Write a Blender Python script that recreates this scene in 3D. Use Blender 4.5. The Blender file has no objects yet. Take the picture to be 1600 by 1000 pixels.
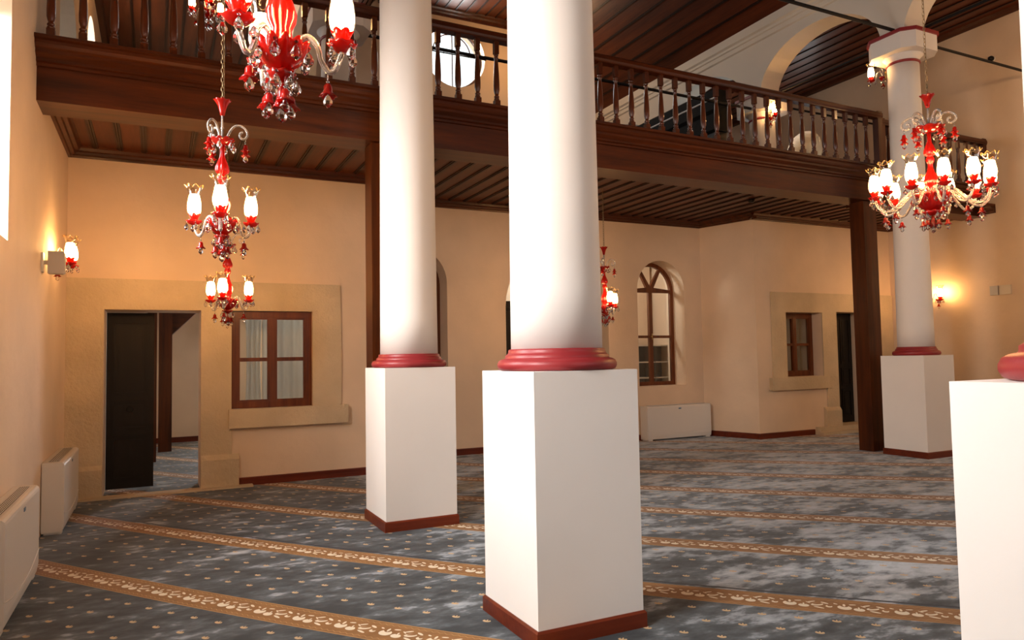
import bpy, bmesh, math, random
from mathutils import Vector, Matrix
random.seed(7)
S = bpy.context.scene
COL = S.collection
PI = math.pi
R = math.radians

# ------------------------------------------------------------------ helpers
def new_mesh(name, verts, faces, mat=None, smooth=False):
    me = bpy.data.meshes.new(name)
    me.from_pydata([tuple(v) for v in verts], [], [tuple(f) for f in faces])
    bm = bmesh.new(); bm.from_mesh(me)
    bmesh.ops.recalc_face_normals(bm, faces=bm.faces)
    bm.to_mesh(me); bm.free()
    if mat: me.materials.append(mat)
    if smooth:
        for p in me.polygons: p.use_smooth = True
    return me

def link(name, me, parent=None, loc=None, rotz=None):
    o = bpy.data.objects.new(name, me)
    COL.objects.link(o)
    if parent: o.parent = parent
    if loc is not None: o.location = loc
    if rotz is not None: o.rotation_euler = (0, 0, rotz)
    return o

def tag(o, label, cat, group=None, kind='thing'):
    o['label'] = label; o['category'] = cat; o['kind'] = kind
    if group: o['group'] = group
    return o

def struct(o):
    o['kind'] = 'structure'
    return o

def empty(name, loc=(0, 0, 0), rotz=0):
    o = bpy.data.objects.new(name, None); COL.objects.link(o)
    o.location = loc; o.rotation_euler = (0, 0, rotz); o.empty_display_size = .1
    return o

class MB:
    def __init__(s): s.v = []; s.f = []; s.sm = []
    def add(s, v, f, smooth=False):
        n = len(s.v); s.v += [tuple(p) for p in v]
        for q in f: s.f.append(tuple(i + n for i in q)); s.sm.append(smooth)
        return s
    def box(s, x0, x1, y0, y1, z0, z1):
        return s.add([(x0,y0,z0),(x1,y0,z0),(x1,y1,z0),(x0,y1,z0),(x0,y0,z1),(x1,y0,z1),(x1,y1,z1),(x0,y1,z1)],
                     [(0,3,2,1),(4,5,6,7),(0,1,5,4),(1,2,6,5),(2,3,7,6),(3,0,4,7)])
    def lathe(s, prof, n=24, c=(0, 0, 0), smooth=True, mod=None, phase=0.0):
        v = []; f = []
        for r, z in prof:
            for k in range(n):
                a = 2*PI*(k+phase)/n
                rr, zz = (r, z) if mod is None else mod(r, z, a)
                v.append((c[0]+rr*math.cos(a), c[1]+rr*math.sin(a), c[2]+zz))
        m = len(prof)
        for i in range(m-1):
            for k in range(n):
                f.append((i*n+k, i*n+(k+1) % n, (i+1)*n+(k+1) % n, (i+1)*n+k))
        if prof[0][0] > 1e-6: f.append(tuple(range(n-1, -1, -1)))
        if prof[-1][0] > 1e-6: f.append(tuple((m-1)*n+k for k in range(n)))
        return s.add(v, f, smooth)
    def tube(s, path, r, n=8, smooth=True, twist=0.0, lobes=0, amp=0.0, closed=False):
        P = [Vector(p) for p in path]; m = len(P)
        rad = r if callable(r) else (lambda t: r)
        T = []
        for i in range(m):
            a = P[(i-1) % m] if closed else P[max(i-1, 0)]
            b = P[(i+1) % m] if closed else P[min(i+1, m-1)]
            T.append((b-a).normalized())
        up = Vector((0, 0, 1)) if abs(T[0].z) < .9 else Vector((1, 0, 0))
        N = (up - T[0]*up.dot(T[0])).normalized()
        v = []; f = []
        for i in range(m):
            N = (N - T[i]*N.dot(T[i])).normalized(); B = T[i].cross(N)
            rr = rad(i/(m-1))
            for k in range(n):
                a = 2*PI*k/n
                q = rr*(1+amp*math.cos(lobes*a + twist*i)) if lobes else rr
                v.append(P[i] + N*(q*math.cos(a)) + B*(q*math.sin(a)))
        for i in range(m if closed else m-1):
            j = (i+1) % m
            for k in range(n):
                f.append((i*n+k, i*n+(k+1) % n, j*n+(k+1) % n, j*n+k))
        if not closed:
            f.append(tuple(range(n-1, -1, -1))); f.append(tuple((m-1)*n+k for k in range(n)))
        return s.add(v, f, smooth)
    def prism(s, poly, x0, x1, mp):
        """poly = 2-D outline, extruded x0..x1; mp(a, b, x) -> 3-D point"""
        n = len(poly)
        v = [mp(a, b, x0) for a, b in poly] + [mp(a, b, x1) for a, b in poly]
        f = [tuple(range(n-1, -1, -1)), tuple(range(n, 2*n))]
        for i in range(n): f.append((i, (i+1) % n, n+(i+1) % n, n+i))
        return s.add(v, f)
    def mesh(s, name, mat):
        me = bpy.data.meshes.new(name)
        me.from_pydata(s.v, [], s.f)
        for p, q in zip(me.polygons, s.sm): p.use_smooth = q
        bm = bmesh.new(); bm.from_mesh(me)
        bmesh.ops.recalc_face_normals(bm, faces=bm.faces)
        bm.to_mesh(me); bm.free()
        me.materials.append(mat)
        return me
    def obj(s, name, mat, parent=None, loc=None, rotz=None):
        return link(name, s.mesh(name, mat), parent, loc, rotz)

def smooth_path(pts, k=6):
    """Catmull-Rom through the points"""
    P = [Vector(p) for p in pts]; out = []
    for i in range(len(P)-1):
        a = P[max(i-1, 0)]; b = P[i]; c = P[i+1]; d = P[min(i+2, len(P)-1)]
        for j in range(k):
            t = j/k
            out.append(.5*((2*b)+(c-a)*t+(2*a-5*b+4*c-d)*t*t+(3*b-a-3*c+d)*t**3))
    out.append(P[-1])
    return out

def arch(u0, u1, z0, zs, rise=None, n=18):
    r = (u1-u0)/2; c = (u0+u1)/2; h = r if rise is None else rise
    return [(u0, z0), (u1, z0)] + [(c+r*math.cos(PI*k/n), zs+h*math.sin(PI*k/n)) for k in range(n+1)]

def rect(u0, u1, z0, z1): return [(u0, z0), (u1, z0), (u1, z1), (u0, z1)]

def holed(name, outer, holes, thick, mp, mat, parent=None):
    """flat outline with holes, thickness 'thick'; mp(u, z, w) with w in 0..thick"""
    cu = bpy.data.curves.new('c', 'CURVE'); cu.dimensions = '2D'; cu.fill_mode = 'BOTH'; cu.extrude = thick/2
    for poly in [outer] + list(holes):
        sp = cu.splines.new('POLY'); sp.points.add(len(poly)-1)
        for p, (a, b) in zip(sp.points, poly): p.co = (a, b, 0, 1)
        sp.use_cyclic_u = True
    t = bpy.data.objects.new('c', cu); COL.objects.link(t)
    dg = bpy.context.evaluated_depsgraph_get()
    me = bpy.data.meshes.new_from_object(t.evaluated_get(dg))
    bpy.data.objects.remove(t); bpy.data.curves.remove(cu)
    me.name = name
    for v in me.vertices: v.co = Vector(mp(v.co.x, v.co.y, v.co.z+thick/2))
    bm = bmesh.new(); bm.from_mesh(me)
    bmesh.ops.remove_doubles(bm, verts=bm.verts, dist=1e-5)
    bmesh.ops.recalc_face_normals(bm, faces=bm.faces)
    bm.to_mesh(me); bm.free()
    me.materials.clear(); me.materials.append(mat)
    for p in me.polygons: p.use_smooth = False
    return link(name, me, parent)

def fy(Y):  return lambda u, z, w: (u, Y+w, z)          # wall facing -Y, front at Y
def fx(X, sgn=1): return lambda u, z, w: (X+sgn*w, u, z)  # wall in an X plane

# ------------------------------------------------------------------ materials
class N:
    """tiny expression builder over math nodes"""
    nt = None
    def __init__(s, sock): s.s = sock
    @staticmethod
    def op(o, *a):
        n = N.nt.nodes.new('ShaderNodeMath'); n.operation = o
        for i, x in enumerate(a):
            if isinstance(x, N): N.nt.links.new(x.s, n.inputs[i])
            else: n.inputs[i].default_value = x
        return N(n.outputs[0])
    def __add__(s, o): return N.op('ADD', s, o)
    def __radd__(s, o): return N.op('ADD', s, o)
    def __sub__(s, o): return N.op('SUBTRACT', s, o)
    def __rsub__(s, o): return N.op('SUBTRACT', o, s)
    def __mul__(s, o): return N.op('MULTIPLY', s, o)
    def __rmul__(s, o): return N.op('MULTIPLY', s, o)
    def __truediv__(s, o): return N.op('DIVIDE', s, o)
    def lt(s, o): return N.op('LESS_THAN', s, o)
    def gt(s, o): return N.op('GREATER_THAN', s, o)
    def abs(s): return N.op('ABSOLUTE', s)
    def max(s, o): return N.op('MAXIMUM', s, o)
    def min(s, o): return N.op('MINIMUM', s, o)
    def sin(s): return N.op('SINE', s)
    def fl(s): return N.op('FLOOR', s)
    def rnd(s): return N.op('ROUND', s)
    def mod(s, o): return N.op('FLOORED_MODULO', s, o)

def mat_new(name):
    m = bpy.data.materials.new(name); m.use_nodes = True
    nt = m.node_tree; nt.nodes.clear()
    out = nt.nodes.new('ShaderNodeOutputMaterial')
    return m, nt, out

def principled(nt, out, color, rough=.6, **kw):
    p = nt.nodes.new('ShaderNodeBsdfPrincipled')
    if color is not None: p.inputs['Base Color'].default_value = (*color, 1)
    p.inputs['Roughness'].default_value = rough
    for k, v in kw.items(): p.inputs[k].default_value = v
    nt.links.new(p.outputs[0], out.inputs[0])
    return p

def noise(nt, scale, detail=4, vec=None, rough=.5):
    n = nt.nodes.new('ShaderNodeTexNoise'); n.inputs['Scale'].default_value = scale
    n.inputs['Detail'].default_value = detail; n.inputs['Roughness'].default_value = rough
    if vec is not None: nt.links.new(vec, n.inputs['Vector'])
    return n

def ramp(nt, fac, stops):
    r = nt.nodes.new('ShaderNodeValToRGB')
    e = r.color_ramp.elements
    e[0].position, e[0].color = stops[0][0], (*stops[0][1], 1)
    e[1].position, e[1].color = stops[-1][0], (*stops[-1][1], 1)
    for p, c in stops[1:-1]:
        q = e.new(p); q.color = (*c, 1)
    nt.links.new(fac, r.inputs[0])
    return r

def mix(nt, fac, a, b):
    n = nt.nodes.new('ShaderNodeMix'); n.data_type = 'RGBA'
    for inp, x in ((n.inputs[0], fac), (n.inputs[6], a), (n.inputs[7], b)):
        if isinstance(x, N): nt.links.new(x.s, inp)
        elif hasattr(x, 'is_linked'): nt.links.new(x, inp)
        elif isinstance(x, (int, float)): inp.default_value = x
        else: inp.default_value = (*x, 1)
    return n.outputs[2]

def coords(nt, scale=(1, 1, 1), rot=(0, 0, 0)):
    tc = nt.nodes.new('ShaderNodeTexCoord'); mp = nt.nodes.new('ShaderNodeMapping')
    mp.inputs['Scale'].default_value = scale; mp.inputs['Rotation'].default_value = rot
    nt.links.new(tc.outputs['Object'], mp.inputs['Vector'])
    return mp.outputs[0]

def bump(nt, p, h, strength, dist=.01):
    b = nt.nodes.new('ShaderNodeBump'); b.inputs['Strength'].default_value = strength
    b.inputs['Distance'].default_value = dist
    nt.links.new(h, b.inputs['Height']); nt.links.new(b.outputs[0], p.inputs['Normal'])

def plaster(name, c, var=.05, bmp=.25, rough=.75, scale=6.0):
    m, nt, out = mat_new(name)
    p = principled(nt, out, c, rough)
    co = coords(nt)
    n = noise(nt, 1.3, 5, co)
    a = tuple(x*(1-var) for x in c); b = tuple(min(1, x*(1+var)) for x in c)
    r = ramp(nt, n.outputs[0], [(.35, a), (.65, b)])
    nt.links.new(r.outputs[0], p.inputs['Base Color'])
    n2 = noise(nt, scale, 6, co, .6)
    bump(nt, p, n2.outputs[0], bmp, .02)
    return m

def wood(name, axis, dark, light, rough=.32, scale=9, coat=.35):
    m, nt, out = mat_new(name)
    p = principled(nt, out, light, rough); p.inputs['Specular IOR Level'].default_value = .3
    p.inputs['Coat Weight'].default_value = coat; p.inputs['Coat Roughness'].default_value = .2
    sc = {'X': (.07, 1, 1), 'Y': (1, .07, 1), 'Z': (1, 1, .07)}[axis]
    co = coords(nt, sc)
    n = noise(nt, scale, 6, co, .65)
    n2 = noise(nt, scale*6, 3, co, .6)
    N.nt = nt
    f = N(n.outputs[0])*.75+N(n2.outputs[0])*.25
    r = ramp(nt, f.s, [(.36, dark), (.5, tuple((a+b)/2 for a, b in zip(dark, light))), (.66, light)])
    nt.links.new(r.outputs[0], p.inputs['Base Color'])
    bump(nt, p, n2.outputs[0], .12, .003)
    return m

def plain(name, c, rough=.5, **kw):
    m, nt, out = mat_new(name)
    p = principled(nt, out, c, rough, **kw)
    return m

MAT = {}
MAT['wall'] = plaster('cream_plaster', (.745, .58, .42), .05, .30)
MAT['white'] = plaster('white_paint', (.84, .81, .77), .02, .08)
MAT['arcade'] = plaster('arcade_paint', (.76, .70, .60), .02, .08)
MAT['stone'] = plaster('cut_stone', (.60, .485, .325), .13, .8, .85, 22)
MAT['ceil'] = plaster('plain_plaster', (.7, .62, .5), .03, .1)
MAT['red'] = plaster('red_paint', (.27, .022, .026), .08, .15, .42)
for ax in 'XYZ':
    MAT['wood'+ax] = wood('red_brown_wood_'+ax, ax, (.028, .0056, .0008), (.095, .0195, .0020), .36, 9, .10)
    MAT['plank'+ax] = wood('plank_wood_'+ax, ax, (.048, .0095, .0022), (.135, .030, .0065), .42, 5, .08)
    MAT['dark'+ax] = wood('dark_wood_'+ax, ax, (.004, .0025, .002), (.009, .006, .0045), .55, 8, .0)
    MAT['skirt'+ax] = wood('skirting_wood_'+ax, ax, (.085, .011, .003), (.165, .026, .007), .42, 9, .1)
MAT['batten'] = wood('batten_wood', 'Y', (.012, .0035, .0012), (.030, .008, .0025), .42, 6, .1)
MAT['turned'] = wood('turned_wood', 'Z', (.036, .0075, .0014), (.105, .022, .004), .28, 9, .45)
MAT['joinery'] = wood('joinery_wood', 'Z', (.075, .017, .004), (.19, .052, .012), .36, 9, .15)
MAT['iron'] = plain('black_iron', (.012, .012, .014), .5, Metallic=.6)
MAT['unit'] = plain('white_enamel', (.74, .71, .66), .35)
MAT['grille'] = plain('grille_metal', (.05, .04, .035), .5, Metallic=.3)
MAT['grey'] = plain('grey_plastic', (.45, .43, .41), .4)
MAT['cream_plastic'] = plain('cream_plastic', (.62, .55, .46), .4)
MAT['brass'] = plain('gilt_brass', (.62, .40, .14), .28, Metallic=.9)
MAT['chain'] = plain('bronze_chain', (.34, .24, .13), .35, Metallic=.8)
MAT['badge'] = plain('badge_blue', (.12, .22, .35), .4)
MAT['dgrey'] = plain('dark_grey_paint', (.007, .007, .0075), .7, **{'Specular IOR Level': .08})

def glass_mix(name, tint, fac_gloss, rough=.05):
    m, nt, out = mat_new(name)
    t = nt.nodes.new('ShaderNodeBsdfTransparent'); t.inputs[0].default_value = (*tint, 1)
    g = nt.nodes.new('ShaderNodeBsdfGlossy'); g.inputs['Roughness'].default_value = rough
    lw = nt.nodes.new('ShaderNodeLayerWeight'); lw.inputs[0].default_value = fac_gloss
    mx = nt.nodes.new('ShaderNodeMixShader')
    nt.links.new(lw.outputs['Facing'], mx.inputs[0]); nt.links.new(t.outputs[0], mx.inputs[1]); nt.links.new(g.outputs[0], mx.inputs[2])
    nt.links.new(mx.outputs[0], out.inputs[0])
    return m
MAT['pane'] = glass_mix('window_glass', (.93, .95, .94), .12, .02)
MAT['shade'] = glass_mix('shade_glass', (.97, .95, .92), .35, .08)
def crystal(name, c, rough, tr):
    m, nt, out = mat_new(name)
    p = principled(nt, out, c, rough)
    p.inputs['Transmission Weight'].default_value = tr; p.inputs['IOR'].default_value = 1.5
    return m
MAT['crystal'] = crystal('crystal', (.95, .95, .97), .02, 1.0)
MAT['rope'] = crystal('twisted_glass', (.97, .94, .9), .12, .78)
def red_glass():
    m, nt, out = mat_new('ruby_glass')
    p = nt.nodes.new('ShaderNodeBsdfPrincipled'); p.inputs['Base Color'].default_value = (.34, .010, .007, 1)
    p.inputs['Roughness'].default_value = .1; p.inputs['Coat Weight'].default_value = .5
    t = nt.nodes.new('ShaderNodeBsdfTranslucent'); t.inputs[0].default_value = (.62, .045, .010, 1)
    mx = nt.nodes.new('ShaderNodeMixShader'); mx.inputs[0].default_value = .5
    nt.links.new(p.outputs[0], mx.inputs[1]); nt.links.new(t.outputs[0], mx.inputs[2]); nt.links.new(mx.outputs[0], out.inputs[0])
    return m
MAT['ruby'] = red_glass()
def emit(name, c, s):
    m, nt, out = mat_new(name)
    e = nt.nodes.new('ShaderNodeEmission'); e.inputs[0].default_value = (*c, 1); e.inputs[1].default_value = s
    nt.links.new(e.outputs[0], out.inputs[0]); return m
MAT['bulb'] = emit('lit_bulb', (1.0, .535, .20), 138.0)
def curtain():
    m, nt, out = mat_new('white_voile')
    d = nt.nodes.new('ShaderNodeBsdfDiffuse'); d.inputs[0].default_value = (.82, .80, .76, 1)
    t = nt.nodes.new('ShaderNodeBsdfTranslucent'); t.inputs[0].default_value = (.85, .83, .78, 1)
    mx = nt.nodes.new('ShaderNodeMixShader'); mx.inputs[0].default_value = .5
    nt.links.new(d.outputs[0], mx.inputs[1]); nt.links.new(t.outputs[0], mx.inputs[2]); nt.links.new(mx.outputs[0], out.inputs[0])
    return m
MAT['curtain'] = curtain()

SC = [-2.72742968425278, 0.5505170730031708, 0.4638831430240714, -0.0074926220988942305, 0.016147106524726507, 0.0018265660940887107]
def carpet():
    m, nt, out = mat_new('prayer_carpet')
    N.nt = nt
    p = principled(nt, out, (.1, .1, .1), .85)
    p.inputs['Sheen Weight'].default_value = .25; p.inputs['Sheen Roughness'].default_value = .35
    p.inputs['Sheen Tint'].default_value = (.8, .85, .9, 1)
    uv = nt.nodes.new('ShaderNodeUVMap'); uv.uv_map = 'carpet'
    sp = nt.nodes.new('ShaderNodeSeparateXYZ'); nt.links.new(uv.outputs[0], sp.inputs[0])
    s, t = N(sp.outputs[0]), N(sp.outputs[1])
    PER = 1.24
    q = (s - s.rnd())*PER                      # metres across, 0 on the middle of a gold band
    band = q.abs().lt(.133)
    edge = q.abs().gt(.124)*band
    # floral repeat
    P = .32
    pt = t.mod(P) - P/2
    def ell(cx, cy, a, b, rot=0.0):
        x = pt - cx; y = q - cy
        c, sn = math.cos(rot), math.sin(rot)
        xx = (x*c + y*sn)/(a*.9); yy = (y*c - x*sn)/(b*.88)
        return (xx*xx+yy*yy).lt(1.0)
    def sub(a, b): return (a - b).max(0.0)
    shapes = [sub(ell(-.100, -.012, .046, .042), ell(-.100, .024, .028, .028)), ell(-.100, .030, .009, .024),
              sub(ell(-.018, -.030, .036, .030), ell(-.018, .002, .018, .016)), ell(-.018, .0, .006, .018),
              sub(ell(.062, .006, .044, .024, .45), ell(.066, .018, .034, .012, .45)), ell(.070, -.046, .036, .011, -.35),
              ell(.108, .044, .028, .011, -.5), ell(.030, .050, .030, .009, .6), sub(ell(.130, -.012, .022, .022), ell(.134, .0, .014, .014)),
              ell(-.050, .050, .024, .008, .2), ell(-.150, .044, .016, .008, -.4), ell(.010, .030, .020, .006, -.7)]
    fl = shapes[0]
    for k in shapes[1:]: fl = fl.max(k)
    vine = (q - (pt*(2*PI/P)).sin()*.022 - .006).abs().lt(.0045)
    fl = fl*q.abs().lt(.085)
    # woven zigzag along each side of the band
    zz = (((t*(1/.045)).mod(1.0)-.5).abs()*.03 + .092 - q.abs()).abs().lt(.0035)
    # scattered tulip sprigs
    RH = .205
    row = ((q+2.0)/RH).fl()
    v = (q+2.0) - (row+.5)*RH
    tt = (t + row*.105).mod(.21) - .105
    def e2(cx, cy, a, b):
        x = (tt-cx)/a; y = (v-cy)/b
        return (x*x+y*y).lt(1.0)
    dot = sub(e2(0, 0, .026, .018), e2(0, .016, .016, .014)).max(e2(0, .006, .005, .016))
    dot = dot*q.abs().gt(.19)
    # seam beside every second band
    sm = ((s+1.0).mod(2.0) - 1.0 - .0)            # 0 on odd bands
    s2 = (s - 1.0)
    sq = (s2 - (s2*.5).rnd()*2.0)*PER
    seam = (sq - .172).abs().lt(.011)
    # crushed pile patches
    n1 = noise(nt, 2.1, 5, None, .62); n2 = noise(nt, 7.5, 4, None, .6)
    cm = nt.nodes.new('ShaderNodeTexCoord'); mp = nt.nodes.new('ShaderNodeMapping'); mp.inputs['Rotation'].default_value = (0, 0, R(40)); mp.inputs['Scale'].default_value = (.75, 1.5, 1)
    nt.links.new(cm.outputs['Object'], mp.inputs[0])
    nt.links.new(mp.outputs[0], n1.inputs['Vector']); nt.links.new(mp.outputs[0], n2.inputs['Vector'])
    n3 = noise(nt, .42, 2, cm.outputs['Object'])
    strip = N.op('SINE', ((s+.5).fl())*12.9)
    f = N(n1.outputs[0])*.62+N(n2.outputs[0])*.38 + (N(n3.outputs[0])-.5)*.22 + strip*.012 + .004
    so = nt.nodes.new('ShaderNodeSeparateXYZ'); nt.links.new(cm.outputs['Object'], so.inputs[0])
    f = f + ((N(so.outputs[0])-3.2)*.018).max(-.04).min(.045)      # daylight gleam painted into the pile colour, lighter towards the right
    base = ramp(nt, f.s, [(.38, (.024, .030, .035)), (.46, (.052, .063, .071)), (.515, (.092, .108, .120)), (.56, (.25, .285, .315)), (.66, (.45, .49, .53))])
    gold = ramp(nt, n2.outputs[0], [(.3, (.20, .085, .018)), (.7, (.28, .125, .030))])
    c = mix(nt, dot, base.outputs[0], (.52, .36, .19))
    c = mix(nt, seam, c, (.010, .013, .022))
    c = mix(nt, band, c, gold.outputs[0])
    c = mix(nt, (edge.max(zz*band))*.6, c, (.45, .27, .10))
    c = mix(nt, fl*band, c, (.70, .60, .44))
    nt.links.new(c, p.inputs['Base Color'])
    nb = noise(nt, 90, 3); bump(nt, p, nb.outputs[0], .3, .004)
    return m
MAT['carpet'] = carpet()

# ------------------------------------------------------------------ dimensions
XL, XR = -.97, 13.80           # side walls
YB, YM, YU, YF = 9.976, 11.088, 16.1, -4.0   # back blocks, recessed middle, far end, wall behind camera
ZS, ZA, ZN = 4.20, 7.72, 10.1   # gallery soffit, aisle ceilings, nave ceiling
XJL, XJR0, XJR1 = 2.83, 9.99, 9.66
def gY(X): return 7.43+.026*(X-XL)
def gZ(X): return .0075*(X-XL)

# ------------------------------------------------------------------ shell
# carpeted floor
def make_floor():
    xs = [XL-.6+i*.25 for i in range(int((XR-XL+1.2)/.25)+1)]; ys = [YF+i*.25 for i in range(int((YU-YF)/.25)+3)]
    v = [(x, y, 0) for y in ys for x in xs]; nx = len(xs)
    f = [(j*nx+i, j*nx+i+1, (j+1)*nx+i+1, (j+1)*nx+i) for j in range(len(ys)-1) for i in range(nx-1)]
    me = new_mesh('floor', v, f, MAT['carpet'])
    uv = me.uv_layers.new(name='carpet')
    ca, sa = math.cos(R(-46)), math.sin(R(-46))
    for l in me.loops:
        x, y, _ = me.vertices[l.vertex_index].co
        uv.data[l.index].uv = (SC[0]+SC[1]*x+SC[2]*y+SC[3]*x*x+SC[4]*x*y+SC[5]*y*y, x*ca+y*sa)
    struct(link('floor', me))
make_floor()

# side walls with window openings
LW = [(-.85, .25), (2.05, 3.20), (5.10, 6.22)]
holesL = [arch(a, b, 2.50, 4.75) for a, b in LW] + [arch(9.0, 10.75, 4.9, 5.75, .5), arch(12.3, 14.1, 4.9, 6.4, .75), rect(12.2, 14.2, 1.0, 2.5)]  # last opening is assumed, admits light to the side room
struct(holed('wall_left', rect(YF, YU, 0, 8.3), holesL, .6, fx(XL, -1), MAT['wall']))
holesR = [arch(11.55, 12.60, 5.0, 6.38, .46), arch(1.0, 2.4, 2.5, 4.6), arch(-2.2, -.8, 2.5, 4.6)]  # last two openings are assumed, out of view
struct(holed('wall_right', rect(YF, YU, 0, 8.3), holesR, .6, fx(XR, 1), MAT['wall']))
FW = [(3.0, 4.8), (5.5, 7.3), (8.0, 9.8)]  # assumed window openings behind the camera
struct(holed('wall_front', rect(XL-.6, XR+.6, 0, 10.4), [arch(a, b, 2.2, 5.2) for a, b in FW], .5, fy(YF-.5), MAT['wall']))
struct(holed('wall_back', rect(XL-.6, XR+.6, 0, 10.6), [rect(2.02, 2.70, .8, 2.7), arch(5.72, 7.32, 9.03, 9.03, .80, 24)[2:] + [(6.52+.80*math.cos(a), 9.03+.80*math.sin(a)) for a in [PI+PI*k/24 for k in range(1, 24)]]], .5, fy(YU), MAT['wall']))  # the rectangular opening is invented, for the light behind the curtain

# lower back walls
doorL = rect(-.575, .503, 0, 2.26); winL = rect(.866, 1.896, .985, 2.262)
struct(holed('wall_back_left', [(XL, 0), (-.575, 0), (-.575, 2.26), (.503, 2.26), (.503, 0), (XJL, 0), (XJL, ZS+.1), (XL, ZS+.1)], [winL], .55, fy(YB), MAT['wall']))
winR = rect(10.72, 11.70, 1.125, 2.36)
struct(holed('wall_back_right', [(XJR0, 0), (12.10, 0), (12.10, 2.378), (12.95, 2.378), (12.95, 0), (XR, 0), (XR, ZS+.1), (XJR0, ZS+.1)], [winR], .55, fy(YB), MAT['wall']))
arcR = arch(8.12, 9.24, .995, 2.84); arcL = arch(3.17, 4.29, .995, 2.84)
struct(holed('wall_back_middle', [(XJL-.3, 0), (5.36, 0)] + [(p[0], p[1]) for p in reversed(arch(5.36, 7.46, 0, 2.46)[2:])] + [(7.46, 0), (XJR0+.25, 0), (XJR0+.25, ZS+.1), (XJL-.3, ZS+.1)],
             [arcR, arcL], .55, fy(YM), MAT['wall']))
struct(MB().prism([(XJR1, YM+.02), (XJR0, YB), (XJR0+.5, YB+.3), (XJR1+.5, YM+.3)], 0, ZS+.1, lambda a, b, z: (a, b, z)).obj('wall_jog_right', MAT['wall']))
struct(MB().box(XJL-.5, XJL, YB+.01, YM+.3, 0, ZS+.1).obj('wall_jog_left', MAT['wall']))
# rooms behind
struct(MB().box(XJL-.1, XJL, YM+.56, YU, 0, ZS-.1).box(XJR0+.2, XJR0+.3, YM+.56, YU, 0, ZS-.1).obj('wall_partition', MAT['wall']))
struct(MB().box(2.9, 10.1, 13.3, 13.45, 0, ZS-.1).obj('wall_vestibule', MAT['wall']))

# skirting boards
def skirt(name, segs, h=.105, t=.022):
    mb = MB()
    for (x0, y0, x1, y1, nx, ny) in segs:
        a = Vector((x0, y0, 0)); b = Vector((x1, y1, 0)); n = Vector((nx, ny, 0))*t
        q = [a, b, b+n, a+n]
        mb.add([p for p in q]+[p+Vector((0, 0, h)) for p in q[:2]]+[q[2]*1+Vector((0, 0, h-.008)), q[3]+Vector((0, 0, h-.008))],
               [(0, 3, 2, 1), (4, 5, 6, 7), (0, 1, 5, 4), (1, 2, 6, 5), (2, 3, 7, 6), (3, 0, 4, 7)])
    return struct(mb.obj(name, MAT['skirtX']))
skirt('baseboard_left', [(.96, YB, XJL, YB, 0, -1), (XJL, YB-.02, XJL, YM, 1, 0)])
skirt('baseboard_middle', [(XJL, YM, 5.36, YM, 0, -1), (7.46, YM, XJR1, YM, 0, -1)])
skirt('baseboard_right', [(XJR1, YM, XJR0, YB, -.95, -.3), (XJR0-.02, YB, 11.40, YB, 0, -1)])
skirt('baseboard_side', [(XR, -4, XR, YB, -1, 0)])
skirt('baseboard_room', [(XL, YU, XJL-.1, YU, 0, -1)])

# stone dressings round the two pairs of door and window
def stone(name, pieces):
    mb = MB()
    return mb
st = holed('trim_1', [(XL, 0), (-.575, 0), (-.575, 2.26), (.503, 2.26), (.503, 0), (.872, 0), (.872, .75), (.866, .80), (.866, 2.262), (1.896, 2.262), (1.896, .985), (2.275, .985), (2.285, 1.6), (2.27, 2.635), (XL, 2.635)], [], .03, lambda u, z, w: (u, YB-.03+w, z), MAT['stone']); struct(st)
struct(MB().box(.832, 2.36, YB-.085, YB, .745, .99).obj('trim_2', MAT['stone']))
struct(MB().prism([(0, 0), (-.075, 0), (-.075, .36), (-.05, .40), (-.03, .42), (0, .42)], .503, .955, lambda a, b, x: (x, YB+a, b))
       .prism([(0, 0), (-.075, 0), (-.075, .34), (-.05, .37), (-.03, .39), (0, .39)], XL, -.575, lambda a, b, x: (x, YB+a, b)).obj('trim_3', MAT['stone']))
struct(MB().box(-.9, 1.12, YB-.16, YB+.02, 0, .022).obj('trim_4', MAT['stone']))
st = holed('trim_5', [(10.35, 1.12), (10.72, 1.12), (10.72, 2.36), (11.70, 2.36), (11.70, .88), (11.78, .88), (11.78, .13), (12.10, .13), (12.10, 2.378), (12.95, 2.378), (12.95, .13), (XR-.01, .13), (XR-.01, 2.74), (10.36, 2.74)], [], .03, lambda u, z, w: (u, YB-.03+w, z), MAT['stone']); struct(st)
struct(MB().box(10.27, 11.80, YB-.085, YB, .885, 1.12).obj('trim_6', MAT['stone']))
struct(MB().prism([(0, .12), (-.075, .12), (-.075, .44), (-.05, .48), (-.03, .51), (0, .51)], 11.68, 12.10, lambda a, b, x: (x, YB+a, b)).obj('trim_7', MAT['stone']))
struct(MB().box(11.40, XR, YB-.22, YB, 0, .06).box(11.44, XR, YB-.13, YB+.3, .06, .145).obj('trim_8', MAT['stone']))

# ------------------------------------------------------------------ gallery
def gmap(a, b, x): return (x, gY(x)+a, b+gZ(x))
prof = [(0, 3.935), (0, 4.235), (-.03, 4.240), (-.03, 4.265), (-.055, 4.275), (-.055, 4.300), (-.080, 4.318), (-.105, 4.335), (-.105, 4.362), (-.13, 4.378), (-.15, 4.402), (-.15, 4.430), (-.185, 4.440), (-.185, 4.468), (-.175, 4.475), (.42, 4.475), (.42, 3.935)]
struct(MB().prism(prof, XL, 10.50, gmap).prism(prof, 10.50, XR, lambda a, b, x: (x, gY(x)+a+.20, b+gZ(x))).obj('trim_9', MAT['woodX']))
def gallery_floor():
    mb = MB()
    mb.prism([(.42, ZS+.05), (.42, 4.47), (9, 4.47), (9, ZS+.05)], XL, XR, lambda a, b, x: (x, min(gY(x)+a, YU), b))
    return struct(mb.obj('floor_gallery', MAT['plankX']))
gallery_floor()
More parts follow.
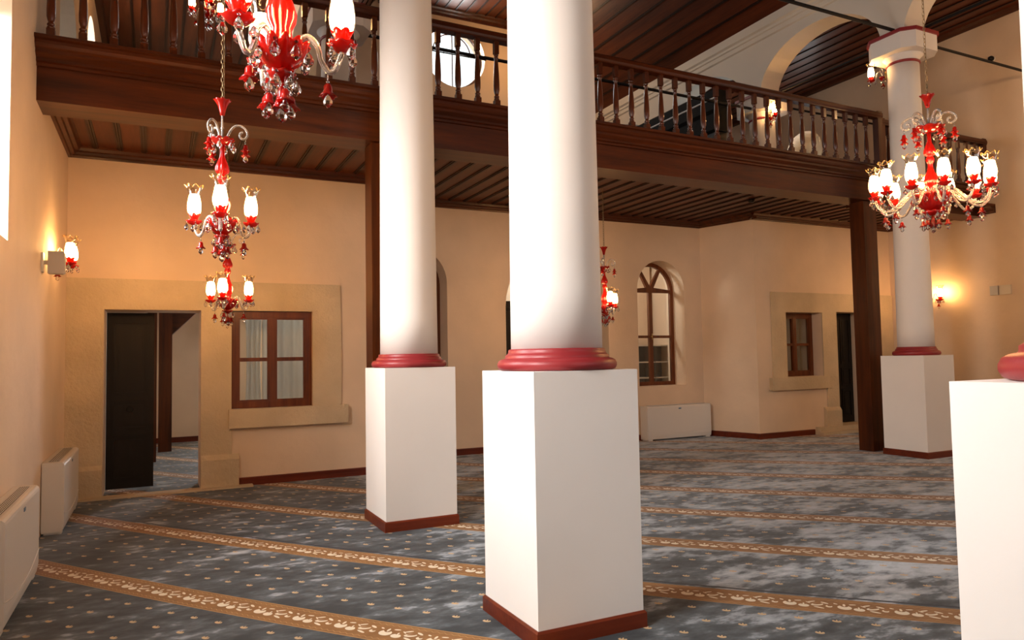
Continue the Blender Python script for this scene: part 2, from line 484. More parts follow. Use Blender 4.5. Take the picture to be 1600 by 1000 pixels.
# boarded soffit with battens
mb = MB(); mbb = MB()
y0 = 7.80
k = 0
x = XL+.03
while x < XR:
    x2 = min(x+.262, XR)
    mb.box(x+.001, x2, y0, YM if XJL < x < XJR0 else YB+.02, ZS, ZS+.05)
    for e0, e1, h in ((-.034, -.014, .012), (-.010, .010, .020), (.014, .034, .012)):
        mbb.box(x2+e0, x2+e1, y0, (YM if XJL < x < XJR0 else YB+.02), ZS-h, ZS)
    x = x2
struct(mb.obj('ceiling_gallery', MAT['plankY'])); struct(mbb.obj('trim_14', MAT['batten']))
cp = [(0, 4.085), (-.03, 4.085), (-.04, 4.105), (-.075, 4.115), (-.085, 4.14), (-.12, 4.15), (-.135, 4.18), (-.16, 4.205), (0, 4.205)]
mb = MB()
mb.prism(cp, XL, XJL+.1, lambda a, b, x: (x, YB+a, b)).prism(cp, XJL-.1, XJR1+.2, lambda a, b, x: (x, YM+a, b)).prism(cp, XJR0-.1, XR, lambda a, b, x: (x, YB+a, b))
mb.prism(cp, 7.80, YB, lambda a, b, y: (XL-a, y, b)).prism(cp, 7.80, YB, lambda a, b, y: (XR+a, y, b))
mb.prism(cp, YB-.1, YM, lambda a, b, y: (XJL-a, y, b))
mb.prism(cp, 0, 1, lambda a, b, t: (XJR0+a+(XJR1-XJR0)*t, YB-.1+(YM-YB+.1)*t, b))
struct(mb.obj('trim_10', MAT['woodX']))

# balustrade: turned balusters between fascia and handrail
def baluster_mesh():
    mb = MB()
    mb.box(-.033, .033, -.033, .033, 0, .085)
    mb.lathe([(0.0244, .085), (0.0329, .095), (0.0329, .105), (0.0220, .112), (0.0317, .124), (0.0317, .134), (0.0207, .145), (0.0268, .165), (0.0354, .20), (0.0366, .27), (0.0329, .40), (0.0244, .53), (0.0195, .575), (0.0268, .585), (0.0268, .597), (0.0195, .605), (0.0281, .618), (0.0281, .63), (0.0220, .64)], 10)
    mb.box(-.028, .028, -.028, .028, .64, .79)
    return mb.mesh('baluster', MAT['turned'])
BALM = baluster_mesh()
NEWM = MB().box(-.05, .05, -.05, .05, 0, .90).box(-.058, .058, -.058, .058, .0, .12).mesh('newel_post', MAT['woodZ'])
RY, RZ = -.07, 4.475
def balustrade(label, x0, x1, xs, newels, RY=-.07):
    t = empty('balustrade', (x0, gY(x0)+RY, RZ+gZ(x0)))
    tag(t, label, 'railing')
    l = lambda p: (p[0]-x0, p[1]-(gY(x0)+RY), p[2]-(RZ+gZ(x0)))
    rp = [(-.055, .785), (.055, .785), (.055, .80), (.065, .825), (.06, .87), (.035, .892), (-.035, .892), (-.06, .87), (-.065, .825), (-.055, .80)]
    MB().prism(rp, x0, x1, lambda a, b, x: l((x, gY(x)+RY+a, RZ+b+gZ(x)))).obj('handrail', MAT['woodX'], t)
    for x in xs: link('baluster', BALM, t, l((x, gY(x)+RY, RZ+gZ(x))))
    for x in newels: link('newel_post', NEWM, t, l((x, gY(x)+RY, RZ+gZ(x))))
    return t
bx = [-.86+.2447*i for i in range(46)]
bx = [x for x in bx if x < 10.3]
balustrade('long dark wooden balustrade along the gallery edge, left of the far right column', XL+.01, 10.51, bx, [10.45])
balustrade('short dark wooden balustrade behind the big many-armed chandelier', 10.75, 13.79, [11.0+.2447*i for i in range(11)], [10.81, 13.73], .13)

# posts that carry the gallery
def post(x, label):
    y0 = gY(x)+.06
    t = empty('wooden_post', (x+.15, y0+.13, 0)); tag(t, label, 'post', 'gallery posts')
    MB().box(-.15, .15, -.13, .13, 0, 3.93+gZ(x)).obj('shaft', MAT['woodZ'], t)
    return t
post(10.19, 'square red-brown wooden post beside the farthest white pedestal at the right')
post(2.07, 'square red-brown wooden post half hidden behind the middle white column')

# ------------------------------------------------------------------ columns
def column(cx, cy, label, r0=.285, r1=.258, zc=6.05, cap=True, ped=True, z0=0):
    t = empty('column', (cx, cy, z0)); tag(t, label, 'column', 'white round columns')
    if ped:
        s = .352
        MB().box(-s, s, -s, s, 0, 1.514).obj('pedestal', MAT['white'], t)
        q = .367
        mb = MB(); h = .095
        mb.add([(-q,-q,0),(q,-q,0),(q,q,0),(-q,q,0),(-q,-q,h-.012),(q,-q,h-.012),(q,q,h-.012),(-q,q,h-.012),(-q+.01,-q+.01,h),(q-.01,-q+.01,h),(q-.01,q-.01,h),(-q+.01,q-.01,h)],
               [(0,3,2,1),(0,1,5,4),(1,2,6,5),(2,3,7,6),(3,0,4,7),(4,5,9,8),(5,6,10,9),(6,7,11,10),(7,4,8,11),(8,9,10,11)])
        mb.obj('skirting', MAT['skirtX'], t)
        b = r0/.285
        MB().lathe([(.0, 1.5145), (.345*b, 1.5145), (.362*b, 1.522), (.371*b, 1.540), (.371*b, 1.556), (.362*b, 1.574), (.345*b, 1.584), (.325*b, 1.588), (.322*b, 1.594), (.322*b, 1.606), (.312*b, 1.612), (.304*b, 1.622), (.302*b, 1.634), (.300*b, 1.642), (.29*b, 1.646), (0, 1.646)], 48).obj('base_moulding', MAT['red'], t)
        zb = 1.645
    else: zb = 0
    pr = [(0, zb)]+[(r0+(r1-r0)*k/12, zb+(zc-z0-zb)*k/12) for k in range(13)]+[(0, zc-z0)]
    MB().lathe(pr, 48).obj('shaft', MAT['white'], t)
    if cap:
        z = zc-z0
        MB().lathe([(0, z-.01), (r1+.004, z-.01), (r1+.018, z), (r1+.018, z+.022), (r1+.006, z+.03), (0, z+.03)], 40).obj('neck_ring', MAT['red'], t)
        def octo(r, c): return [(-r+c, -r), (r-c, -r), (r, -r+c), (r, r-c), (r-c, r), (-r+c, r), (-r, r-c), (-r, -r+c)]
        mb = MB()
        mb.lathe([(r1-.004, z+.03), (r1+.004, z+.06), (r1+.03, z+.105), (r1+.075, z+.135), (0, z+.14)], 40)
        oc = octo(.40, .15)
        mb.prism(oc, z+.125, z+.375, lambda a, b, c: (a, b, c))
        mb.obj('capital', MAT['white'], t)
        oc2 = octo(.425, .16)
        MB().prism(oc2, z+.375, z+.425, lambda a, b, c: (a, b, c)).obj('abacus', MAT['red'], t)
    return t
RC, LC = 10.47, 2.25
RYS = [7.185-2.935*k for k in range(4)] + [10.12, 13.05]
LYS = [.895, 3.905, 6.915, 9.93, 12.94]
column(2.235, 3.905, 'big white column on a tall white pedestal in the centre foreground')
column(2.262, 6.915, 'white column on a pedestal, left of the big foreground column')
column(10.47, 7.185, 'white column with octagonal capital beside the red-brown post at the right', .255, .225)
column(2.255, .865, 'nearest white pedestal and column, cut off by the right edge of the photo')
column(10.47, 10.12, 'white column up on the gallery, its capital seen through the balusters', .25, .235, ped=False, z0=4.47)
column(2.26, 9.93, 'white column up on the gallery, behind the balusters above the left wall window', .25, .235, ped=False, z0=4.47)

# arcades above the columns
def arcade(name, xa, xb, ys, side):
    ZSp, top = 6.47, 7.85
    ys = sorted(ys); outer = [(YF, ZSp)]
    edges = [YF-1.5] + ys + [YU+1.2]
    pts = [(YF, top), (YF, ZSp)]
    poly = [(YU, top), (YF, top)]
    for i in range(len(edges)-1):
        a = edges[i]+.20; b = edges[i+1]-.20; c = (a+b)/2; r = (b-a)/2
        for k in range(25):
            y = c-r*math.cos(PI*k/24); z = ZSp+.86*math.sin(PI*k/24)
            if YF <= y <= YU: poly.append((y, z))
    if poly[2][0] > YF+1e-4: poly.insert(2, (YF, poly[2][1]))
    if poly[-1][0] < YU-1e-4: poly.append((YU, poly[-1][1]))
    o = holed(name, poly, [], xb-xa, fx(xa, 1), MAT['arcade'])
    struct(o)
    p = [(0, 7.50), (.035, 7.52), (.035, 7.60), (.06, 7.615), (.06, 7.66), (.10, 7.69), (.10, 7.85), (0, 7.85)]
    struct(MB().prism(p, YF, YU, (lambda a, b, y: (xa-a, y, b)) if side > 0 else (lambda a, b, y: (xb+a, y, b))).obj('trim_11' if side > 0 else 'trim_12', MAT['arcade']))
arcade('wall_arcade_right', 10.24, 10.70, RYS, 1)
arcade('wall_arcade_left', 2.03, 2.49, LYS, -1)

# wooden ceilings
def plank_run(mb, mbb, p0, p1, n, nrm, ya, yb):
    """n boards across from p0 to p1 (x, z), boards running along Y"""
    P0 = Vector(p0); P1 = Vector(p1); d = (P1-P0)/n; u = d.normalized(); w = Vector(nrm)
    for i in range(n):
        a = P0+d*i; b = P0+d*(i+1)
        for (m, s, e, lo, hi) in ((mb, a, b, 0, .04), (mbb, b-u*.030, b-u*.002, -.022, .002), (mbb, b+u*.002, b+u*.016, -.010, .002)):
            q = [s-w*lo, e-w*lo, e-w*hi, s-w*hi]
            m.prism([(v.x, v.y) for v in q], ya, yb, lambda x, z, y: (x, y, z))
mb = MB(); mbb = MB(); plank_run(mb, mbb, (XL, ZA), (2.03, ZA), 11, (0, -1), YF, YU); struct(mb.obj('ceiling_left', MAT['plankY']))
mb = MB(); plank_run(mb, mbb, (10.70, ZA), (XR, ZA), 11, (0, -1), YF, YU); struct(mb.obj('ceiling_right', MAT['plankY']))
mb = MB()
plank_run(mb, mbb, (10.16, 7.84), (8.10, ZN), 9, (-.74, -.67), YF, YU)
plank_run(mb, mbb, (2.57, 7.84), (4.63, ZN), 9, (.74, -.67), YF, YU)
plank_run(mb, mbb, (4.63, ZN), (8.10, ZN), 13, (0, -1), YF, YU)
struct(mb.obj('ceiling_nave', MAT['plankY'])); struct(mbb.obj('trim_15', MAT['batten']))
cn = [(0, ZN-.16), (-.04, ZN-.16), (-.05, ZN-.12), (-.10, ZN-.10), (-.12, ZN-.06), (-.17, ZN-.04), (-.19, ZN), (0, ZN)]
mb = MB().prism(cn, 4.6, 8.15, lambda a, b, x: (x, YU+a, b))
mb.prism([(-.02, ZA-.08), (-.09, ZA-.06), (-.12, ZA), (0, ZA), (0, ZA-.08)], YF, YU, lambda a, b, y: (XR+a, y, b))
mb.prism([(-.02, ZA-.08), (-.09, ZA-.06), (-.12, ZA), (0, ZA), (0, ZA-.08)], YF, YU, lambda a, b, y: (XL-a, y, b))
struct(mb.obj('trim_13', MAT['woodY']))
struct(MB().box(XL-.6, XR+.6, YF-.5, YU+.5, ZN+.45, ZN+.55).box(XL-.6, 2.1, YF, YU, ZA+.15, ZA+.25).box(10.6, XR+.6, YF, YU, ZA+.15, ZA+.25).obj('ceiling_loft', MAT['ceil']))

# iron tie rods
def rod(p, q, label, r=.022):
    P, Q = Vector(p), Vector(q); m = (P+Q)/2
    o = MB().tube([P-m, Q-m], r, 6, False).obj('tie_rod', MAT['iron']); o.location = m
    tag(o, label, 'tie rod', 'black iron tie rods'); return o
zr = 6.50
rod((2.55, 7.06, zr), (10.1, 7.06, zr), 'black tie rod crossing in front of the white arch, left of the octagonal capital', .028)
rod((10.85, 7.06, 6.42), (XR, 7.06, 6.42), 'black tie rod from the octagonal capital to the right wall', .024)
rod((10.5, 4.6, 6.52), (10.5, 6.9, 6.52), 'black tie rod under the planks at top right, ending at the octagonal capital', .024)
rod((10.5, 7.6, 6.50), (10.5, 9.72, 6.50), 'black tie rod inside the white arch, level with the planks behind', .022)
rod((2.662, 10.0, 6.27), (10.068, 10.0, 6.22), 'black tie rod over the gallery, seen behind the long balustrade', .028)
rod((10.85, 10.1, 6.42), (XR, 10.1, 6.42), 'black tie rod on the gallery in front of the white arched window', .022)

# ------------------------------------------------------------------ windows and doors
def frame_win(name, x0, x1, z0, z1, y, sash=.075, mull=.07, bar=.05, d=.06, cross=.5):
    mb = MB()
    a = sash
    mb.box(x0, x0+a, y, y+d, z0, z1).box(x1-a, x1, y, y+d, z0, z1).box(x0+a, x1-a, y, y+d, z0, z0+a).box(x0+a, x1-a, y, y+d, z1-a, z1)
    c = (x0+x1)/2
    mb.box(c-mull/2, c+mull/2, y+.004, y+d, z0+a, z1-a)
    # inner beads
    g = .02
    for (p, q) in ((x0+a, c-mull/2), (c+mull/2, x1-a)):
        mb.box(p, p+g, y+.014, y+d, z0+a, z1-a).box(q-g, q, y+.014, y+d, z0+a, z1-a)
        mb.box(p+g, q-g, y+.014, y+d, z0+a, z0+a+g).box(p+g, q-g, y+.014, y+d, z1-a-g, z1-a)
        zc = z0+(z1-z0)*cross
        mb.box(p+g, q-g, y+.012, y+d, zc-bar/2, zc+bar/2)
    o = struct(mb.obj(name, MAT['joinery']))
    pn = MB().box(x0+a, x1-a, y+.035, y+.041, z0+a, z1-a).obj('pane', MAT['pane'], o)
    return o
frame_win('window_1', .87, 1.892, .99, 2.258, YB+.045, .085, .085)
frame_win('window_2', 10.725, 11.695, 1.13, 2.355, YB+.22, .085, .08)

def arch_win(name, x0, x1, z0, zs, y):
    f = .075; c = (x0+x1)/2; r = (x1-x0)/2
    outer = arch(x0, x1, z0, zs)
    holes = []
    zm = z0+(zs-z0)*.515
    holes.append(rect(x0+f, c-.04, z0+f, zm-.025)); holes.append(rect(c+.04, x1-f, z0+f, zm-.025))
    holes.append(rect(x0+f, c-.04, zm+.025, zs-.03)); holes.append(rect(c+.04, x1-f, zm+.025, zs-.03))
    ri = r-f
    for a0, a1 in ((0, 57), (63, 117), (123, 180)):
        A = [R(a0+(a1-a0)*k/8) for k in range(9)]
        w = .03
        base = [(c+.10*math.cos(R((a0+a1)/2)), zs+.05+.04*math.sin(R((a0+a1)/2)))]
        holes.append([(c+ri*math.cos(t), max(zs+.03, zs+ri*math.sin(t))) for t in A] + base)
    o = struct(holed(name, outer, holes, .06, fy(y), MAT['joinery']))
    pn = holed('pane', arch(x0+.03, x1-.03, z0+.03, zs), [], .006, fy(y+.03), MAT['pane'], o)
    MB().tube([(c, y-.03, zm-.06), (c, y-.035, zm+.06)], .008, 6).box(c-.012, c+.012, y-.03, y, zm-.012, zm+.012).obj('handle', MAT['brass'], o)
    return o
arch_win('window_3', 8.12, 9.24, .995, 2.84, YM+.34)
arch_win('window_4', 3.17, 4.29, .995, 2.84, YM+.34)

# round window high in the far wall
cx, cz = 6.52, 9.03
ring = [(cx+.80*math.cos(2*PI*k/40), cz+.80*math.sin(2*PI*k/40)) for k in range(40)]
ri = [(cx+.74*math.cos(2*PI*k/40), cz+.74*math.sin(2*PI*k/40)) for k in range(40)]
w5 = struct(holed('window_5', ring, [ri], .06, fy(YU+.2), MAT['woodZ']))
MB().box(cx-.015, cx+.015, YU+.2, YU+.24, cz-.75, cz+.75).tube([(cx+.5*math.cos(PI*k/16), YU+.22, cz+.1+.5*math.sin(PI*k/16)) for k in range(17)], .018, 6).obj('glazing_bar', MAT['woodZ'], w5)
holed('pane', ri, [], .006, fy(YU+.23), MAT['pane'], w5)
MB().tube([(cx-.82, YU-.02, cz), (cx+.82, YU-.02, cz)], .018, 6).lathe([(0, -.03), (.03, 0), (0, .03)], 8, (cx-.3, YU-.02, cz)).lathe([(0, -.03), (.03, 0), (0, .03)], 8, (cx+.35, YU-.02, cz)).obj('iron_bar', MAT['iron'], w5)
# glass in the side windows
def side_win(name, y0, y1, z0, zs, X, rise=None):
    o = struct(holed(name, arch(y0, y1, z0, zs, rise), [arch(y0+.07, (y0+y1)/2-.03, z0+.07, zs, 0.001, 2)[:4], arch((y0+y1)/2+.03, y1-.07, z0+.07, zs, .001, 2)[:4]], .06, fx(X, 1), MAT['woodZ']))
    holed('pane', arch(y0+.04, y1-.04, z0+.04, zs, (rise or (y1-y0)/2)-.04), [], .006, fx(X+.03, 1), MAT['pane'], o)
    return o
side_win('window_6', 9.0, 10.75, 4.9, 5.75, XL-.57, .5)
side_win('window_7', 11.70, 12.45, 5.0, 5.85, XR+.50, .2)
struct(holed('wall_niche', arch(11.55, 12.60, 4.98, 6.38, .46), [arch(11.70, 12.45, 5.0, 5.85, .2)], .05, fx(XR+.56, 1), MAT['arcade']))

# doors
def door_leaf(name, x0, x1, z0, z1, y, d=.05):
    o = struct(MB().box(x0, x1, y, y+d, z0, z1).obj(name, MAT['darkZ']))
    w = x1-x0
    h = [(.05, .30), (.335, .50), (.535, .95)]
    for a, b in h:
        za, zb = z0+(z1-z0)*a, z0+(z1-z0)*b
        mb = MB(); m = .07
        X0, X1 = x0+m, x1-m
        for (p, q, s, e) in ((X0, X1, za, za+.025), (X0, X1, zb-.025, zb), (X0, X0+.025, za+.025, zb-.025), (X1-.025, X1, za+.025, zb-.025)):
            mb.box(p, q, y-.014, y, s, e)
        mb.box(X0+.06, X1-.06, y-.008, y, za+.06, zb-.06)
        mb.obj('door_panel', MAT['darkZ'], o)
    return o
d1 = door_leaf('door_1', -.568, -.03, .03, 2.245, YB+.42)
MB().tube([(-.30+.035*math.cos(2*PI*k/16), YB+.40, 1.02+.035*math.sin(2*PI*k/16)) for k in range(16)], .006, 6, closed=True).obj('ring_handle', MAT['iron'], d1)
d2 = door_leaf('door_2', 12.11, 12.52, .15, 2.37, YB+.32)
door_leaf('door_3', 12.53, 12.94, .15, 2.37, YB+.32)
# central entrance: dark panelled doorway with a fan light
d4 = struct(MB().box(5.37, 6.40, YM+.30, YM+.36, 0, 2.40).box(6.42, 7.45, YM+.30, YM+.36, 0, 2.40).box(5.36, 7.46, YM+.24, YM+.38, 2.40, 2.52).box(5.36, 7.46, YM+.22, YM+.30, 2.47, 2.52).obj('door_4', MAT['darkZ']))
fan = arch(5.37, 7.45, 2.52, 2.53)
fh = []
for a0, a1 in ((2, 34), (38, 70), (74, 106), (110, 142), (146, 178)):
    A = [R(a0+(a1-a0)*k/8) for k in range(9)]
    fh.append([(6.41+.97*math.cos(t), 2.55+.95*math.sin(t)) for t in A]+[(6.41+.25*math.cos(t), 2.57+.25*math.sin(t)) for t in (R(a1-5), R(a0+5))])
w8 = struct(holed('window_8', fan, fh, .05, fy(YM+.30), MAT['darkX']))
holed('pane', arch(5.40, 7.42, 2.53, 2.54), [], .006, fy(YM+.33), MAT['pane'], w8)

# left room seen through the open door: timber stair
t = empty('timber_staircase', (.05, 13.6, 0)); tag(t, 'dark red timber stair side seen through the open doorway at left', 'staircase')
MB().box(-.21, -.05, -.5, -.40, 0, 2.9).obj('newel_post', MAT['woodZ'], t)
MB().box(-.02, .20, .9, 1.2, 0, 3.2).obj('stair_post', MAT['woodZ'], t)
MB().prism([(.10, 2.02), (1.9, 3.82), (1.9, 4.1), (.10, 4.1)], 1.0, 1.9, lambda a, b, y: (a, y, b)).obj('stringer', MAT['woodX'], t)
MB().tube([(-.20, -.6, .5), (-.20, -.6, 2.6)], .012, 6).obj('iron_rail', MAT['grey'], t)

# curtains behind the windows
def drape(name, x0, x1, z0, z1, y, label, amp=.022, waves=5, group=None, pinch=None):
    nx, nz = 40, 12; v = []; f = []
    for j in range(nz+1):
        for i in range(nx+1):
            u = i/nx; w = j/nz
            wd = 1.0 if pinch is None else 1-pinch*math.sin(PI*w)
            xx = (x0+x1)/2+(u-.5)*(x1-x0)*wd
            v.append((xx, y+amp*math.sin(u*waves*2*PI+.6*math.sin(w*3)), z0+(z1-z0)*w))
    for j in range(nz):
        for i in range(nx): f.append((j*(nx+1)+i, j*(nx+1)+i+1, (j+1)*(nx+1)+i+1, (j+1)*(nx+1)+i))
    me = new_mesh(name, v, f, MAT['curtain'], True)
    o = link(name, me); sm = o.modifiers.new('s', 'SOLIDIFY'); sm.thickness = .004
    tag(o, label, 'curtain', group); return o
drape('curtain', 1.335, 2.02, .8, 2.4, YB+.72, 'white curtain filling the right panes of the square window at left')
drape('curtain', 1.10, 1.34, .8, 2.4, YB+.75, 'narrow gathered white curtain in the left panes of the square window', .02, 3, None, .25)
drape('curtain', 10.6, 11.85, .9, 2.5, YB+.62, 'dull cream curtain behind the small window in the right alcove', .02, 8)

# shelf seen through the arched window
t = empty('shelf_unit', (9.75, 12.9, 0)); tag(t, 'dark brown shelf unit seen through the arched window', 'shelf')
mb = MB()
for xx in (-.72, -.02, .68): mb.box(xx, xx+.03, -.18, .18, 0, 1.78)
mb.obj('upright', MAT['darkZ'], t)
MB().box(-.72, .71, .17, .19, 0, 1.78).obj('back_board', MAT['darkX'], t)
for zz in (.05, .40, .74, 1.08, 1.42, 1.78): MB().box(-.72, .71, -.18, .17, zz, zz+.025).obj('shelf', MAT['cream_plastic'], t)

# dark enclosure with moulded top on the gallery
t = empty('stair_enclosure', (9.43, 10.10, 4.47)); tag(t, 'dark timber enclosure with grey moulded top, seen between the balusters', 'enclosure')
MB().box(-.12, .10, 0, 3.2, 0, 1.25).obj('boarding', MAT['darkY'], t)
MB().prism([(-.12, 1.25), (-.16, 1.30), (-.16, 1.60), (-.20, 1.66), (-.20, 2.02), (-.12, 2.08), (.10, 2.08), (.10, 1.25)], -.05, 3.2, lambda a, b, y: (a, y, b)).obj('cornice', MAT['dgrey'], t)
MB().prism([(-.205, 1.84), (-.215, 1.85), (-.215, 1.87), (-.20, 1.875)], -.05, 3.2, lambda a, b, y: (a, y, b)).obj('bead', MAT['grey'], t)

# ------------------------------------------------------------------ fan coil units
def fan_coil(name, L, D, H, loc, rotz, label, feet=True):
    t = empty(name, loc, rotz); tag(t, label, 'heater', 'white fan coil units')
    # local: length along x, front faces -y, back at y=0
    r = .035
    prof = [(0, .03), (0, H), (-D+r, H)] + [(-D+r-r*math.sin(a), H-r+r*math.cos(a)) for a in (PI/6, PI/3, PI/2)] + [(-D, .10), (-D+.012, .03)]
    MB().prism(prof, 0, L, lambda a, b, x: (x, a, b)).obj('casing', MAT['unit'], t)
    mb = MB(); n = 5
    mb.box(.09, L-.09, -D+.055, -.045, H+.001, H+.004)
    mb.obj('grille_bed', MAT['grille'], t)
    mb = MB()
    for k in range(n): 
        y = -D+.06+(D-.11)*k/(n-1); mb.box(.09, L-.09, y-.002, y+.002, H+.004, H+.006)
    for k in range(24):
        x = .09+(L-.18)*k/23; mb.box(x-.0025, x+.0025, -D+.055, -.045, H+.004, H+.0055)
    mb.obj('grille', MAT['unit'], t)
    MB().tube([(L*u, -D-.001, .13+.07*(2*u-1)**2) for u in [k/20 for k in range(21)]], .004, 5).obj('front_crease', MAT['unit'], t)
    MB().box(L*.5-.03, L*.5+.03, -D-.004, -D, H-.075, H-.05).obj('badge', MAT['badge'], t)
    MB().box(-.006, 0, -D+.02, -.005, .02, H-.03).obj('end_cover', MAT['unit'], t)
    if feet:
        for x in (.02, L-.12): MB().box(x, x+.10, -D+.02, -.02, 0, .031).obj('foot', MAT['unit'], t)
    return t
# against the left wall the front faces +X
fan_coil('fan_coil_unit', 1.40, .185, .675, (XL+.005, 9.48-1.40, 0), R(90), 'white fan coil unit on the left wall, the farther one near the dark door')
fan_coil('fan_coil_unit', 1.40, .165, .685, (XL+.005, 5.22, 0), R(90), 'white fan coil unit on the left wall, the nearer one at the photo edge')
fan_coil('fan_coil_unit', 1.50, .22, .64, (8.10, YM-.03, 0), 0, 'white fan coil unit standing below the arched window')

# ------------------------------------------------------------------ small wall fittings
t = empty('wall_speaker', (XL+.02, 7.95, 2.56)); tag(t, 'small grey box speaker on the left wall in front of the sconce', 'speaker')
MB().prism([(.03, -.105), (.15, -.105), (.165, -.09), (.165, .09), (.15, .105), (.03, .105)], -.055, .055, lambda a, b, y: (a, y, b)).obj('cabinet', MAT['grey'], t)
MB().box(-.025, -.005, -.05, .05, -.09, .09).box(-.01, .04, -.01, .01, -.02, .02).obj('bracket', MAT['unit'], t)

t = empty('light_switch', (XR, 7.80, 2.66)); tag(t, 'pair of flat switch plates on the far right wall', 'switch')
MB().box(-.03, 0, .02, .16, -.085, .085).obj('switch_plate', MAT['grey'], t)
MB().box(-.018, 0, -.20, .0, -.085, .085).obj('cover_plate', MAT['cream_plastic'], t)
t = empty('security_camera', (XR, 7.71, 6.93)); tag(t, 'small dark camera on the upper right wall above the tie rod', 'camera')
MB().lathe([(0, 0), (.05, 0), (.05, .02), (0, .02)], 16).obj('mount', MAT['unit'], t).rotation_euler = (0, R(-90), 0)
MB().lathe([(0, .02), (.045, .03), (.05, .07), (.03, .11), (0, .12)], 16).obj('dome', MAT['iron'], t).rotation_euler = (0, R(-90), 0)
t = empty('smoke_detector', (9.0, 9.0, ZS-.016)); tag(t, 'small dark round detector on the boarded soffit near the right post', 'detector')
MB().lathe([(0, -.05), (.04, -.05), (.055, -.03), (.055, 0), (0, 0)], 16).obj('body', MAT['iron'], t)

# ------------------------------------------------------------------ chandeliers
def shade_prof():
    return [(.034, 0), (.046, .018), (.053, .045), (.054, .08), (.050, .115), (.044, .145), (.0425, .165), (.046, .185), (.054, .205), (.066, .224)]
def shade_mesh():
    def md(r, z, a):
        k = max(0, (z-.155)/.07)
        return r*(1+.10*k*math.cos(8*a)), z+.010*k*math.cos(8*a)
    P = shade_prof(); n = 48
    v = []; f = []
    for off in (0, -.0022):
        for r, z in P:
            for k in range(n):
                a = 2*PI*k/n; rr, zz = md(r+off, z, a); v.append((rr*math.cos(a), rr*math.sin(a), zz))
    m = len(P)
    for L in (0, m*n):
        for i in range(m-1):
            for k in range(n): f.append((L+i*n+k, L+i*n+(k+1) % n, L+(i+1)*n+(k+1) % n, L+(i+1)*n+k))
    for i in (0, m-1):
        for k in range(n): f.append((i*n+k, i*n+(k+1) % n, m*n+i*n+(k+1) % n, m*n+i*n+k))
    return new_mesh('shade', v, f, MAT['shade'], True)
def rim_mesh():
    pts = []
    for k in range(48):
        a = 2*PI*k/48; r = .066*(1+.10*math.cos(8*a)); pts.append((r*math.cos(a), r*math.sin(a), .224+.010*math.cos(8*a)))
    return MB().tube(pts, .0022, 5, closed=True).mesh('rim', MAT['brass'])
def lobed(n, amp, zamp=0, z0=None, z1=None):
    def md(r, z, a):
        k = 1.0 if z0 is None else min(1, max(0, (z-z0)/(z1-z0)))
        c = abs(math.cos(n*a/2))
        return r*(1+amp*k*(c-.5)), z+zamp*k*(c-.5)
    return md
CM = {}
CM['shade'] = shade_mesh(); CM['rim'] = rim_mesh()
CM['bulb'] = MB().lathe([(0, .006), (.031, .008), (.043, .022), (.0495, .05), (.050, .08), (.046, .112), (.0405, .14), (.036, .158), (.02, .165), (0, .166)], 14).mesh('bulb', MAT['bulb'])
CM['cup'] = MB().lathe([(0, -.052), (.014, -.052), (.016, -.035), (.024, -.02), (.031, .0), (.042, .022), (.039, .022), (.028, .004), (0, 0)], 36, mod=lobed(6, .22, .01, -.03, .02)).mesh('candle_cup', MAT['ruby'])
CM['bobeche'] = MB().lathe([(0, -.060), (.018, -.060), (.036, -.052), (.054, -.036), (.058, -.028), (.054, -.030), (.034, -.045), (.014, -.050), (0, -.050)], 40, mod=lobed(8, .16, .008, -.055, -.03)).mesh('bobeche', MAT['ruby'])
def drop_mesh(s=1.0):
    mb = MB()
    mb.lathe([(0, 0), (.006*s, -.006*s), (0, -.012*s)], 6, smooth=False)
    mb.lathe([(0, -.012*s), (.007*s, -.020*s), (.017*s, -.040*s), (.014*s, -.052*s), (0, -.064*s)], 6, smooth=False)
    return mb.mesh('pendant', MAT['crystal'])
CM['drop'] = drop_mesh(1.12); CM['bigdrop'] = drop_mesh(1.3)
def bell_mesh():
    mb = MB()
    mb.lathe([(0, 0), (.010, -.002), (.016, -.012), (.017, -.028), (.022, -.038), (.034, -.050), (.031, -.050), (.019, -.040), (.012, -.028), (0, -.012)], 36, mod=lobed(6, .2, -.006, -.02, -.05))
    return mb.mesh('bell', MAT['ruby'])
CM['bell'] = bell_mesh()
CM['link'] = MB().tube([(0, 0, 0), (0, 0, -.045)], .0028, 5).lathe([(0, -.030), (.008, -.037), (0, -.044)], 8).mesh('link', MAT['crystal'])

def ropetube(pts, r=.011, closed=False):
    p = smooth_path(pts, 7)
    return MB().tube(p, r, 15, lobes=5, amp=.13, twist=.55)

def rotpt(r, z, a): return (r*math.cos(a), r*math.sin(a), z)

